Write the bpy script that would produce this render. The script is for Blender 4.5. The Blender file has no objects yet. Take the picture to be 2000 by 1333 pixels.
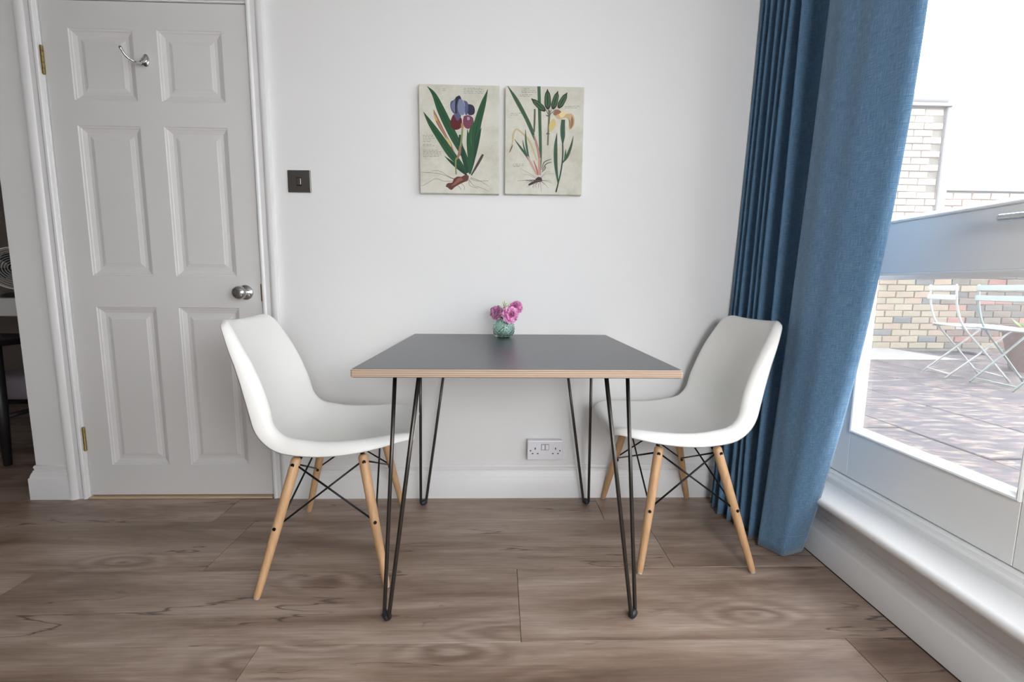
import bpy, bmesh, math, random
from mathutils import Vector, Matrix
random.seed(7)
PI = math.pi
C = bpy.context.scene.collection
sc = bpy.context.scene

# ------------------------------------------------------------------ camera, world, exposure
cam_d = bpy.data.cameras.new('camera'); cam = bpy.data.objects.new('camera', cam_d); C.objects.link(cam)
F, PITCH, YAW, ROLL = 872.85, .12112, .02749, .00896
cp, sp, cy, sy = math.cos(PITCH), math.sin(PITCH), math.cos(YAW), math.sin(YAW)
fwd = Vector((sy*cp, cy*cp, -sp)); rt = Vector((cy, -sy, 0)); up = rt.cross(fwd)
r2 = rt*math.cos(ROLL)+up*math.sin(ROLL); u2 = up*math.cos(ROLL)-rt*math.sin(ROLL)
M = Matrix((r2, u2, -fwd)).transposed().to_4x4(); M.translation = Vector((0, -1.8746, .9175))
cam.matrix_world = M
cam_d.sensor_width = 36; cam_d.lens = F/2000*36; cam_d.clip_start = .02; cam_d.clip_end = 200
sc.camera = cam
sc.view_settings.view_transform = 'Standard'; sc.view_settings.look = 'None'
sc.view_settings.gamma = 1; sc.view_settings.use_curve_mapping = False
sc.view_settings.exposure = 0.0
w = bpy.data.worlds.new('overcast_sky'); sc.world = w; w.use_nodes = True
bg = w.node_tree.nodes['Background']; bg.inputs[0].default_value = (.955, .970, 1.0, 1); bg.inputs[1].default_value = 8.6

def area(name, loc, rot, sx, sy_, power, col=(1, 1, 1)):
    l = bpy.data.lights.new(name, 'AREA'); l.shape = 'RECTANGLE'; l.size = sx; l.size_y = sy_; l.energy = power; l.color = col
    o = bpy.data.objects.new(name, l); C.objects.link(o); o.location = loc; o.rotation_euler = rot
    return o
# fill light added behind the camera, stands for no lamp of the room
fill_d = bpy.data.lights.new('added_fill_light', 'POINT'); fill_d.energy = 46; fill_d.shadow_soft_size = .22; fill_d.color = (.985, .99, 1)
fill_o = bpy.data.objects.new('added_fill_light', fill_d); C.objects.link(fill_o); fill_o.location = (.55, -2.30, 1.20)   # soft unseen fill, brightens the right side and the wall

# ------------------------------------------------------------------ helpers
def link(name, me, m=None, parent=None, smooth=False):
    o = bpy.data.objects.new(name, me); C.objects.link(o)
    if m is not None:
        if not isinstance(m, (list, tuple)): m = [m]
        me.materials.clear()
        for k in m: me.materials.append(k)
    if parent is not None: o.parent = parent
    if smooth: me.shade_smooth()
    return o
def obj(name, bm, m=None, parent=None, smooth=False, auto=None):
    bmesh.ops.recalc_face_normals(bm, faces=bm.faces)
    me = bpy.data.meshes.new(name); bm.to_mesh(me); bm.free()
    o = link(name, me, m, parent, smooth or auto is not None)
    if auto is not None:
        for e in me.edges: pass
        me.set_sharp_from_angle(angle=math.radians(auto))
    return o
def tag(o, label=None, cat=None, group=None, kind=None):
    if label: o['label'] = label
    if cat: o['category'] = cat
    if group: o['group'] = group
    if kind: o['kind'] = kind
    return o
def empty(name, loc=(0, 0, 0), rz=0, parent=None):
    o = bpy.data.objects.new(name, None); C.objects.link(o); o.location = loc; o.rotation_euler = (0, 0, rz)
    o.empty_display_size = .1
    if parent: o.parent = parent
    return o
def copy_tree(o, parent=None):
    c = o.copy(); C.objects.link(c)
    if parent: c.parent = parent
    for ch in list(o.children): copy_tree(ch, c)
    return c
def NB(): return bmesh.new()
def box(bm, x0, x1, y0, y1, z0, z1, bev=0, seg=2):
    r = bmesh.ops.create_cube(bm, size=1)
    vs = r['verts']
    for v in vs:
        v.co = Vector(((x0+x1)/2+v.co.x*(x1-x0), (y0+y1)/2+v.co.y*(y1-y0), (z0+z1)/2+v.co.z*(z1-z0)))
    if bev > 0:
        es = list({e for v in vs for e in v.link_edges})
        bmesh.ops.bevel(bm, geom=es, offset=bev, segments=seg, affect='EDGES', profile=.5)
    return bm
def Box(x0, x1, y0, y1, z0, z1, bev=0, seg=2): return box(NB(), x0, x1, y0, y1, z0, z1, bev, seg)
def frames(pts, closed=False):
    pts = [Vector(p) for p in pts]; n = len(pts); out = []
    t0 = (pts[1]-pts[0]).normalized()
    a = Vector((0, 0, 1)) if abs(t0.z) < .9 else Vector((1, 0, 0))
    nrm = (a-t0*a.dot(t0)).normalized()
    for i in range(n):
        p = pts[i]
        if closed: t = (pts[(i+1) % n]-pts[i-1])
        else: t = (pts[min(i+1, n-1)]-pts[max(i-1, 0)])
        t.normalize()
        nrm = (nrm-t*nrm.dot(t)).normalized()
        out.append((p, t, nrm, t.cross(nrm)))
    return out
def tube(bm, pts, r, n=10, closed=False, caps=True):
    fr = frames(pts, closed); rings = []
    for i, (p, t, a, b) in enumerate(fr):
        rr = r[i] if isinstance(r, (list, tuple)) else r
        rings.append([bm.verts.new(p+a*math.cos(2*PI*k/n)*rr+b*math.sin(2*PI*k/n)*rr) for k in range(n)])
    m = len(rings)
    for i in range(m if closed else m-1):
        A, B = rings[i], rings[(i+1) % m]
        for k in range(n): bm.faces.new((A[k], A[(k+1) % n], B[(k+1) % n], B[k]))
    if caps and not closed:
        bm.faces.new(rings[0][::-1]); bm.faces.new(rings[-1])
    return bm
def lathe(bm, prof, n=32, mat=None, fn=None):
    rings = []
    for (r, z) in prof:
        ring = []
        for k in range(n):
            th = 2*PI*k/n; rr = r if fn is None else fn(r, z, th)
            v = Vector((rr*math.cos(th), rr*math.sin(th), z))
            if mat is not None: v = mat @ v
            ring.append(bm.verts.new(v))
        rings.append(ring)
    for A, B in zip(rings, rings[1:]):
        for k in range(n): bm.faces.new((A[k], A[(k+1) % n], B[(k+1) % n], B[k]))
    if prof[0][0] > 1e-5: bm.faces.new(rings[0][::-1])
    if prof[-1][0] > 1e-5: bm.faces.new(rings[-1])
    bmesh.ops.remove_doubles(bm, verts=bm.verts, dist=1e-6)
    return bm
def sweep(bm, prof, path):
    """prof: list of (a,b) ; path: list of (origin, A, B) frames; closed profile"""
    rings = [[bm.verts.new(Vector(o)+Vector(A)*a+Vector(B)*b) for a, b in prof] for (o, A, B) in path]
    n = len(prof)
    for R, S in zip(rings, rings[1:]):
        for k in range(n): bm.faces.new((R[k], R[(k+1) % n], S[(k+1) % n], S[k]))
    bm.faces.new(rings[0][::-1]); bm.faces.new(rings[-1])
    return bm
def catmull(pts, sub=6):
    pts = [Vector(p) for p in pts]; out = []
    P = [pts[0]*2-pts[1]]+pts+[pts[-1]*2-pts[-2]]
    for i in range(1, len(P)-2):
        p0, p1, p2, p3 = P[i-1:i+3]
        for k in range(sub):
            t = k/sub
            out.append(.5*((2*p1)+(p2-p0)*t+(2*p0-5*p1+4*p2-p3)*t*t+(3*p1-p0-3*p2+p3)*t**3))
    out.append(pts[-1]); return out
def rotm(d):  # matrix turning +Z into direction d
    return Vector((0, 0, 1)).rotation_difference(Vector(d).normalized()).to_matrix().to_4x4()
def lin(c):
    return tuple((x/255/12.92 if x/255 <= .04045 else ((x/255+.055)/1.055)**2.4) for x in c)+(1,)

# ------------------------------------------------------------------ materials
class Mt:
    def __init__(s, name, col, rough=.5, metal=0, **kw):
        s.m = bpy.data.materials.new(name); s.m.use_nodes = True; s.nt = s.m.node_tree
        s.b = s.nt.nodes['Principled BSDF']
        s.b.inputs['Base Color'].default_value = col if len(col) == 4 else (*col, 1)
        s.b.inputs['Roughness'].default_value = rough; s.b.inputs['Metallic'].default_value = metal
        for k, v in kw.items(): s.b.inputs[k.replace('_', ' ')].default_value = v
    def n(s, t, **kw):
        x = s.nt.nodes.new(t)
        for k, v in kw.items():
            if hasattr(x, k): setattr(x, k, v)
            else: x.inputs[k.replace('_', ' ')].default_value = v
        return x
    def l(s, a, b): s.nt.links.new(a, b)
    def coord(s, scale=(1, 1, 1), kind='Object', rand=False):
        tc = s.n('ShaderNodeTexCoord'); mp = s.n('ShaderNodeMapping'); mp.inputs['Scale'].default_value = scale
        src = tc.outputs[kind]
        if rand:
            oi = s.n('ShaderNodeObjectInfo'); va = s.n('ShaderNodeVectorMath', operation='SCALE')
            va.inputs[0].default_value = (37.1, 11.7, 23.3); s.l(oi.outputs['Random'], va.inputs['Scale'])
            ad = s.n('ShaderNodeVectorMath', operation='ADD'); s.l(src, ad.inputs[0]); s.l(va.outputs[0], ad.inputs[1]); src = ad.outputs[0]
        s.l(src, mp.inputs[0]); return mp.outputs[0]
    def noise(s, vec, scale, detail=3, rough=.5, dist=0):
        x = s.n('ShaderNodeTexNoise'); x.inputs['Scale'].default_value = scale; x.inputs['Detail'].default_value = detail
        x.inputs['Roughness'].default_value = rough; x.inputs['Distortion'].default_value = dist
        s.l(vec, x.inputs['Vector']); return x.outputs['Fac']
    def ramp(s, fac, stops):
        x = s.n('ShaderNodeValToRGB'); r = x.color_ramp
        while len(r.elements) < len(stops): r.elements.new(.5)
        for e, (p, c) in zip(r.elements, stops): e.position = p; e.color = c if len(c) == 4 else (*c, 1)
        s.l(fac, x.inputs[0]); return x.outputs[0]
    def mix(s, fac, a, b, mode='MIX'):
        x = s.n('ShaderNodeMix', data_type='RGBA', blend_type=mode)
        for v, i in ((fac, 0), (a, 6), (b, 7)):
            if isinstance(v, (int, float, tuple)): x.inputs[i].default_value = v
            else: s.l(v, x.inputs[i])
        return x.outputs[2]
    def math(s, op, a, b=0, c=None):
        x = s.n('ShaderNodeMath', operation=op)
        for i, v in enumerate((a, b, c)):
            if v is None: continue
            if isinstance(v, (int, float)): x.inputs[i].default_value = v
            else: s.l(v, x.inputs[i])
        return x.outputs[0]
    def bump(s, h, strength=.2, dist=.002):
        x = s.n('ShaderNodeBump'); x.inputs['Strength'].default_value = strength; x.inputs['Distance'].default_value = dist
        s.l(h, x.inputs['Height']); s.l(x.outputs[0], s.b.inputs['Normal'])
    def col(s, o): s.l(o, s.b.inputs['Base Color'])

def paint(name, c, rough, bs=.06, sc_=220):
    p = Mt(name, c, rough); v = p.coord(); n = p.noise(v, sc_, 2); p.bump(n, bs, .001)
    n2 = p.noise(v, 1.3, 2); p.col(p.mix(n2, (c[0]*.985, c[1]*.985, c[2]*.985, 1), (min(c[0]*1.01, 1), min(c[1]*1.01, 1), min(c[2]*1.01, 1), 1)))
    return p.m
wall_m = paint('wall_emulsion', (.80, .80, .795), .75, .12, 160)
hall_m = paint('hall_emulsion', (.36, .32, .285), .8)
ceil_m = paint('ceiling_emulsion', (.50, .49, .48), .8)
front_m = paint('far_wall_emulsion', (.45, .44, .43), .8)
gloss_m = paint('white_gloss_woodwork', (.80, .80, .80), .36, .015, 60)
door_m = paint('door_eggshell', (.72, .71, .70), .42, .08, 60)
frame_m = paint('window_frame_paint', (.87, .875, .86), .32, .03, 40)

# oak floor
p = Mt('oak_vinyl_plank', (.3, .2, .15), .42, Specular_IOR_Level=.75)
tcv = p.coord((1, 1, 1), rand=True)
sep = p.n('ShaderNodeSeparateXYZ'); p.l(tcv, sep.inputs[0])
mp1 = p.n('ShaderNodeMapping'); mp1.inputs['Scale'].default_value = (1.3, 8, 1); p.l(tcv, mp1.inputs[0])
broad = p.noise(mp1.outputs[0], 1.0, 5, .6, .6)
mp2 = p.n('ShaderNodeMapping'); mp2.inputs['Scale'].default_value = (6, 150, 1); p.l(tcv, mp2.inputs[0])
fine = p.noise(mp2.outputs[0], 1.0, 6, .65)
mp3 = p.n('ShaderNodeMapping'); mp3.inputs['Scale'].default_value = (1.7, 5.2, 1); p.l(tcv, mp3.inputs[0])
vor = p.n('ShaderNodeTexVoronoi'); vor.inputs['Scale'].default_value = 1.0; p.l(mp3.outputs[0], vor.inputs['Vector'])
kd = vor.outputs['Distance']
ringv = p.math('ADD', p.math('MULTIPLY', kd, 46), p.math('MULTIPLY', p.noise(mp1.outputs[0], 2.2, 3), 16))
rings = p.math('MULTIPLY_ADD', p.math('SINE', ringv, 0), .5, .5)
near = p.n('ShaderNodeMapRange'); near.inputs['From Min'].default_value = .05; near.inputs['From Max'].default_value = .42
near.inputs['To Min'].default_value = 1; near.inputs['To Max'].default_value = 0; p.l(kd, near.inputs['Value'])
kn = p.n('ShaderNodeMapRange'); kn.inputs['From Min'].default_value = .02; kn.inputs['From Max'].default_value = .13
kn.inputs['To Min'].default_value = 1; kn.inputs['To Max'].default_value = 0; p.l(p.math('ADD', kd, p.math('MULTIPLY', p.noise(mp3.outputs[0], 6, 3), .12)), kn.inputs['Value'])
mp4 = p.n('ShaderNodeMapping'); mp4.inputs['Scale'].default_value = (1.3, 11, 1); p.l(tcv, mp4.inputs[0])
cr = p.math('ABSOLUTE', p.math('SUBTRACT', p.noise(mp4.outputs[0], 1.1, 4, .5, .3), .5))
crk = p.n('ShaderNodeMapRange'); crk.inputs['From Min'].default_value = .0; crk.inputs['From Max'].default_value = .012
crk.inputs['To Min'].default_value = 1; crk.inputs['To Max'].default_value = 0; p.l(cr, crk.inputs['Value'])
gate = p.n('ShaderNodeMapRange'); gate.inputs['From Min'].default_value = .50; gate.inputs['From Max'].default_value = .60
p.l(p.noise(mp3.outputs[0], 1.3, 2), gate.inputs['Value'])
base = p.ramp(broad, [(.27, lin((112, 92, 78))), (.42, lin((158, 135, 118))), (.55, lin((192, 170, 154))), (.70, lin((214, 195, 181)))])
c1 = p.mix(p.math('MULTIPLY', p.math('SUBTRACT', 1.0, fine), .85), base, lin((80, 60, 47)))
c2 = p.mix(p.math('MULTIPLY', p.math('MULTIPLY', rings, near.outputs[0]), .70), c1, lin((92, 68, 52)))
c3 = p.mix(p.math('MULTIPLY', kn.outputs[0], .65), c2, lin((62, 45, 35)))
c4 = p.mix(p.math('MULTIPLY', p.math('MULTIPLY', crk.outputs[0], gate.outputs[0]), .9), c3, lin((56, 41, 33)))
p.col(c4); p.bump(fine, .12, .001)
rr = p.n('ShaderNodeMapRange'); rr.inputs['To Min'].default_value = .30; rr.inputs['To Max'].default_value = .48; p.l(fine, rr.inputs['Value']); p.l(rr.outputs[0], p.b.inputs['Roughness'])
floor_m = p.m
under_m = Mt('floor_joint_dark', lin((52, 40, 33)), .8).m

p = Mt('white_polypropylene', (.80, .80, .775), .38); p.bump(p.noise(p.coord(), 500, 2), .05, .0005); shell_m = p.m
def wood(name, a, b, sc_=(60, 60, 4)):
    p = Mt(name, a, .45); v = p.coord(sc_); n = p.noise(v, 1, 4, .6, .3)
    p.col(p.ramp(n, [(.3, a), (.7, b)])); p.bump(n, .08, .001); return p.m
beech_m = wood('beech_dowel', lin((186, 146, 106)), lin((208, 170, 130)))
strip_m = wood('pale_threshold_wood', lin((190, 165, 135)), lin((208, 184, 154)), (4, 60, 60))
steel_m = Mt('black_steel_wire', (.012, .012, .014), .38, .6).m
raw_m = Mt('raw_dark_steel_rod', (.075, .068, .062), .33, .9).m
rub_m = Mt('black_rubber', (.02, .024, .03), .4).m
cap_m = Mt('clear_plastic_glide', (.75, .75, .75), .15, Transmission_Weight=.4).m
p = Mt('black_laminate', (.050, .052, .064), .30, Specular_IOR_Level=.7); p.bump(p.noise(p.coord(), 900, 2), .15, .0004); lam_m = p.m
p = Mt('birch_ply_edge', (.5, .38, .28), .55)
sx = p.n('ShaderNodeSeparateXYZ'); p.l(p.coord(), sx.inputs[0])
ply = p.math('MULTIPLY_ADD', p.math('SINE', p.math('MULTIPLY', sx.outputs[2], 2*PI/.0052), 0), .5, .5)
nn = p.noise(p.coord((8, 8, 260)), 1, 4)
p.col(p.mix(nn, p.mix(ply, lin((120, 100, 84)), lin((206, 186, 166))), lin((164, 140, 120)))); ply_m = p.m
chrome_m = Mt('chrome', (.62, .62, .63), .07, 1).m
p = Mt('brushed_nickel', (.30, .285, .27), .3, 1); p.bump(p.noise(p.coord((900, 900, 6)), 1, 2), .1, .0003); nickel_m = p.m
brass_m = Mt('brass', (.42, .32, .14), .28, 1).m
dark_m = Mt('dark_recess', (.012, .012, .012), .6).m
sock_m = Mt('white_socket_plastic', (.76, .76, .80), .25).m
black_wood_m = wood('black_stained_wood', (.010, .009, .009, 1), (.02, .018, .018, 1))
counter_m = paint('counter_white', (.78, .76, .75), .4)
cush_m = Mt('lavender_cushion', (.50, .45, .52), .9).m
wire_m = Mt('grey_fan_wire', (.62, .60, .58), .35, .6).m

# curtain fabric
p = Mt('blue_linen_curtain', (.06, .12, .2), .9, Sheen_Weight=.25)
uv = p.n('ShaderNodeTexCoord').outputs['UV']
def mapd(s):
    m_ = p.n('ShaderNodeMapping'); m_.inputs['Scale'].default_value = s; p.l(uv, m_.inputs[0]); return m_.outputs[0]
nx = p.noise(mapd((620, 30, 1)), 1, 3, .6); ny = p.noise(mapd((40, 620, 1)), 1, 3, .6)
wv = p.math('ADD', p.math('MULTIPLY', nx, .5), p.math('MULTIPLY', ny, .5))
p.col(p.ramp(wv, [(.3, lin((58, 92, 124))), (.5, lin((90, 127, 159))), (.7, lin((132, 163, 190)))])); p.bump(wv, .35, .0015)
tr = p.n('ShaderNodeBsdfTranslucent'); tr.inputs[0].default_value = lin((90, 130, 165))
ms = p.n('ShaderNodeMixShader'); ms.inputs[0].default_value = .10
out = p.nt.nodes['Material Output']; p.l(p.b.outputs[0], ms.inputs[1]); p.l(tr.outputs[0], ms.inputs[2]); p.l(ms.outputs[0], out.inputs[0])
curtain_m = p.m

# window glass : thin pane, clear with a faint translucent haze imitating glare
p = Mt('window_glass', (1, 1, 1), 0)
nt = p.nt; out = nt.nodes['Material Output']
trn = p.n('ShaderNodeBsdfTransparent'); trn.inputs[0].default_value = (.97, .975, .975, 1)
gl = p.n('ShaderNodeBsdfGlossy'); gl.inputs['Roughness'].default_value = 0.0
fr = p.n('ShaderNodeFresnel'); fr.inputs[0].default_value = 1.5
geo = p.n('ShaderNodeNewGeometry')
m1 = p.n('ShaderNodeMixShader'); p.l(p.math('MULTIPLY', fr.outputs[0], p.math('SUBTRACT', 1.0, geo.outputs['Backfacing'])), m1.inputs[0]); p.l(trn.outputs[0], m1.inputs[1]); p.l(gl.outputs[0], m1.inputs[2])
df = p.n('ShaderNodeBsdfTranslucent'); df.inputs[0].default_value = (.9, .9, .9, 1)
m2 = p.n('ShaderNodeMixShader'); p.l(m1.outputs[0], m2.inputs[1]); p.l(df.outputs[0], m2.inputs[2])
dn = p.n('ShaderNodeMapRange'); dn.inputs['To Min'].default_value = .012; dn.inputs['To Max'].default_value = .04
p.l(p.noise(p.coord((3, 3, 1.2)), 1, 3), dn.inputs['Value']); p.l(dn.outputs[0], m2.inputs[0])
p.l(m2.outputs[0], out.inputs[0]); glass_m = p.m

# outdoors
p = Mt('weathered_paving_slab', (.13, .12, .14), .8)
v = p.coord((.35, 1, 1), rand=True); a = p.noise(v, 22, 6, .7); b = p.noise(v, 90, 4, .7)
c = p.ramp(a, [(.40, (.012, .010, .018)), (.49, (.036, .030, .042)), (.55, (.085, .052, .048)), (.62, (.16, .15, .12))])
p.col(p.mix(p.math('MULTIPLY', b, .6), c, (.022, .02, .026, 1))); p.bump(b, .5, .004); slab_m = p.m
joint_m = Mt('paving_joint', (.010, .010, .012), .9).m
def brick_mat(name, cols):
    p = Mt(name, cols[0], .85); oi = p.n('ShaderNodeObjectInfo')
    c = p.ramp(oi.outputs['Random'], [(i/(len(cols)), c_) for i, c_ in enumerate(cols)])
    p.nt.nodes[-1].color_ramp.interpolation = 'CONSTANT' if False else 'LINEAR'
    v = p.coord((1, 1, 1), rand=True); n = p.noise(v, 30, 5, .7)
    p.col(p.mix(n, p.mix(.35, c, (.15, .135, .10, 1)), c)); p.bump(n, .6, .004); return p.m
brick_y = brick_mat('yellow_stock_brick', [(.17, .145, .105, 1), (.20, .17, .125, 1), (.155, .135, .10, 1), (.185, .14, .105, 1)])
brick_g = brick_mat('blue_grey_brick', [(.055, .062, .072, 1), (.07, .075, .085, 1)])
brick_d = brick_mat('dark_mixed_brick', [(.05, .046, .052, 1), (.10, .08, .065, 1), (.035, .035, .048, 1), (.12, .10, .075, 1), (.075, .045, .045, 1)])
brick_r = brick_mat('red_brick', [(.16, .075, .065, 1), (.19, .10, .085, 1), (.15, .065, .06, 1)])
brick_p = brick_mat('glare_cream_brick', [(.34, .32, .27, 1), (.38, .36, .30, 1), (.36, .33, .28, 1)])  # upper bricks, glare lightening put into the colour
brick_q = brick_mat('glare_pink_brick', [(.32, .23, .20, 1), (.34, .25, .22, 1)])  # upper red bricks, paled in the colour to imitate glare
mortar_m = paint('lime_mortar', (.13, .12, .10), .9, .4, 60)
render_m = paint('pale_render', (.16, .16, .16), .8, .3, 40)
bistro_w = Mt('white_enamelled_steel', (.26, .27, .265), .35).m
bistro_m = Mt('mint_enamelled_steel', (.14, .175, .17), .35).m
p = Mt('terracotta', (.06, .03, .03), .8); p.col(p.mix(p.noise(p.coord(), 12, 4), (.05, .024, .022, 1), (.08, .04, .035, 1))); terra_m = p.m

# ------------------------------------------------------------------ room shell
XR, XW = 1.09, 1.11       # skirting face, wall face on the right
def S(o): o['kind'] = 'structure'; return o
fl = S(obj('floor', Box(-6.2, 1.4, -3.8, 3.2, -.12, -.004), under_m))
pl, pw = 1.53, .305
pm = Box(-pl/2+.0006, pl/2-.0006, -pw/2+.0006, pw/2-.0006, -.004, 0, .0008, 1)
plank_me = bpy.data.meshes.new('plank'); pm.to_mesh(plank_me); pm.free(); plank_me.materials.append(floor_m)
offs = {0: .06, 1: -.61, -1: -.22, 2: .44}
row = 0
y0 = -.817-.305/2
for r in range(-9, 13):
    # row r spans y from -.817+(r-1)*pw to -.817+r*pw ; r=1 is the row with the joint at x=.06
    yc = -.817+(r-.5)*pw
    jx = {1: .06, 0: -.61, 2: -.95, 3: .42}.get(r, (r*.571) % pl)
    k0 = -5 if r >= 3 else -4
    for k in range(-5, 3):
        xc = jx+(k+.5)*pl
        x0, x1 = xc-pl/2, xc+pl/2
        if x1 < -5.6 or x0 > 1.09: continue
        if yc > .16 and x0 > -1.8: continue
        if yc > .16 and x1 > -1.8: pass
        o = link('plank', plank_me, None, fl) if False else bpy.data.objects.new('plank', plank_me)
        if o.name not in C.objects: C.objects.link(o)
        o.parent = fl; o.location = (xc, yc, 0)

DX0, DX1, DZ = -1.750, -.980, 1.978   # door leaf edges
bm = NB()
box(bm, -1.968, DX0-.03, 0, .12, 0, 2.5); box(bm, DX1+.03, 1.25, 0, .12, 0, 2.5); box(bm, DX0-.03, DX1+.03, 0, .12, DZ+.03, 2.5)
S(obj('wall_back', bm, wall_m))
S(obj('wall_hall', Box(-1.968, -1.86, .12, 2.6, 0, 2.5), hall_m))
S(obj('wall_far', Box(-6.0, -1.7, 2.6, 2.72, 0, 2.5), hall_m))
S(obj('wall_left', Box(-6.0, -5.6, -3.8, 2.72, 0, 2.5), hall_m))
bm = NB(); box(bm, -6.0, -.1, -3.72, -3.6, 0, 2.5); box(bm, -.1, 1.25, -3.72, -3.6, 0, .5); box(bm, -.1, 1.25, -3.72, -3.6, 1.9, 2.5); box(bm, .9, 1.25, -3.72, -3.6, .5, 1.9)
S(obj('wall_front', bm, front_m))
wf = S(empty('window_3'))  # unseen window, added to light the back wall from the front
for nm_, a_ in (('frame', (-.1, -.04, .5, 1.9)), ('frame', (.84, .9, .5, 1.9)), ('frame', (.37, .43, .5, 1.9)), ('frame', (-.04, .84, .5, .56)), ('frame', (-.04, .84, 1.84, 1.9))):
    obj(nm_, Box(a_[0], a_[1], -3.69, -3.63, a_[2], a_[3], .002, 1), frame_m, wf)
for a_ in ((-.04, .37), (.43, .84)): obj('pane', Box(a_[0], a_[1], -3.662, -3.658, .56, 1.84), glass_m, wf)
S(obj('ceiling', Box(-6.0, 1.5, -3.72, 2.72, 2.5, 2.6), ceil_m))
S(obj('wall_closet', Box(-1.86, -.8, .9, 1.0, 0, 2.5), wall_m))
# right wall with the garden-door openings
WY0, WY1 = -.30, -1.78
bm = NB()
box(bm, XW, 1.25, WY0, .12, 0, 2.5); box(bm, XW, 1.25, WY1, WY0, 0, .20); box(bm, XW, 1.25, WY1, WY0, 2.30, 2.5)
box(bm, XW, 1.25, -2.15, WY1, 0, 2.5); box(bm, XW, 1.25, -3.45, -2.15, 0, .20); box(bm, XW, 1.25, -3.45, -2.15, 2.30, 2.5)
box(bm, XW, 1.25, -3.72, -3.45, 0, 2.5)
S(obj('wall_right', bm, wall_m))

# skirting boards : profile (outward, up)
SK = [(0, 0), (.020, 0), (.020, .092), (.0185, .094), (.0165, .096), (.0150, .104), (.0115, .114), (.0085, .120), (.0085, .124), (.0050, .125), (.0050, .132), (.0070, .135), (.0060, .142), (.0030, .146), (0, .147)]
def skirt(name, pts, outs):
    bm = NB(); sweep(bm, SK, [(p_, o_, (0, 0, 1)) for p_, o_ in zip(pts, outs)])
    return S(obj(name, bm, gloss_m, auto=50))
skirt('baseboard_back', [(-.908, 0, 0), (XW, 0, 0)], [(0, -1, 0)]*2)
skirt('baseboard_left', [(-1.815, 0, 0), (-1.968, 0, 0), (-1.968, .2, 0)], [(0, -1, 0), (-1, -1, 0), (-1, 0, 0)])
skirt('baseboard_right', [(XW, -.0, 0), (XW, -3.6, 0)], [(-1, 0, 0)]*2)
S(obj('trim_9', Box(-.905, XR, -.0206, -.019, 0, .004), gloss_m))
S(obj('trim_10', Box(XR-.0006, XR+.001, -3.6, -.02, 0, .004), under_m))

# door architrave (outward a = away from opening, b = towards the room)
AR = [(0, 0), (0, .012), (.003, .016), (.010, .017), (.015, .014), (.016, .012), (.034, .013), (.036, .016), (.046, .022), (.055, .024), (.062, .022), (.064, .018), (.064, 0)]
def arch(name, pts, A): 
    bm = NB(); sweep(bm, AR, [(p_, a_, (0, -1, 0)) for p_, a_ in zip(pts, A)]); return S(obj(name, bm, gloss_m, auto=35))
e = .008
arch('trim_1', [(DX0-e, 0, 0), (DX0-e, 0, DZ+e), (DX1+e, 0, DZ+e), (DX1+e, 0, 0)], [(-1, 0, 0), (-1, 0, 1), (1, 0, 1), (1, 0, 0)])
bm = NB()
box(bm, DX0-.03, DX0-.003, -.003, .12, 0, DZ+.03, .0015, 1); box(bm, DX1+.003, DX1+.03, -.003, .12, 0, DZ+.03, .0015, 1); box(bm, DX0-.003, DX1+.003, -.003, .12, DZ+.003, DZ+.03, .0015, 1)
box(bm, DX0-.003, DX0+.012, .045, .06, 0, DZ); box(bm, DX1-.012, DX1+.003, .045, .06, 0, DZ); box(bm, DX0, DX1, .045, .06, DZ-.012, DZ+.003)
S(obj('trim_2', bm, gloss_m))
S(obj('trim_3', Box(DX0-.002, DX1+.002, -.016, .05, 0, .007, .002, 1), strip_m))

# ------------------------------------------------------------------ six-panel door
PAN = [(-1.651, -1.411, 1.618, 1.879), (-1.321, -1.078, 1.624, 1.886), (-1.654, -1.414, .946, 1.525), (-1.323, -1.079, .948, 1.532), (-1.648, -1.409, .145, .819), (-1.318, -1.074, .145, .821)]
PAN = [(a, b, c_, d) for (a, b, c_, d) in PAN]
DF, DB = .002, .042   # front and back faces of the leaf
bm = NB()
xs_ = [DX0, -1.652, -1.412, -1.321, -1.077, DX1]; zs = [.012, .145, .820, .947, 1.528, 1.621, 1.882, DZ]
V = {}
def gv(x, z):
    k = (x, z)
    if k not in V: V[k] = bm.verts.new((x, DF, z))
    return V[k]
LO = [(0, 0), (.002, .003), (.008, .0045), (.010, .0075), (.020, .011), (.024, .0125), (.036, .0125)]
for i in range(5):
    for j in range(7):
        a, b, c_, d = gv(xs_[i], zs[j]), gv(xs_[i+1], zs[j]), gv(xs_[i+1], zs[j+1]), gv(xs_[i], zs[j+1])
        if i in (1, 3) and j in (1, 3, 5):
            prev = [a, b, c_, d]
            for (ins, dep) in LO[1:]:
                x0, x1, z0, z1 = xs_[i]+ins, xs_[i+1]-ins, zs[j]+ins, zs[j+1]-ins
                cur = [bm.verts.new((x, DF+dep, z)) for x, z in ((x0, z0), (x1, z0), (x1, z1), (x0, z1))]
                for k in range(4): bm.faces.new((prev[k], prev[(k+1) % 4], cur[(k+1) % 4], cur[k]))
                prev = cur
            bm.faces.new(prev)
        else: bm.faces.new((a, b, c_, d))
bb = [bm.verts.new((x, DB, z)) for x, z in ((DX0, .012), (DX1, .012), (DX1, DZ), (DX0, DZ))]
bm.faces.new(bb[::-1])
bnd = {'b': [V[(x, .012)] for x in xs_], 't': [V[(x, DZ)] for x in xs_], 'l': [V[(DX0, z)] for z in zs], 'r': [V[(DX1, z)] for z in zs]}
bm.faces.new(bnd['b']+[bb[1], bb[0]]); bm.faces.new(bnd['t']+[bb[2], bb[3]]); bm.faces.new(bnd['l']+[bb[3], bb[0]]); bm.faces.new(bnd['r']+[bb[2], bb[1]])
door = S(obj('door_1', bm, door_m))
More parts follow.
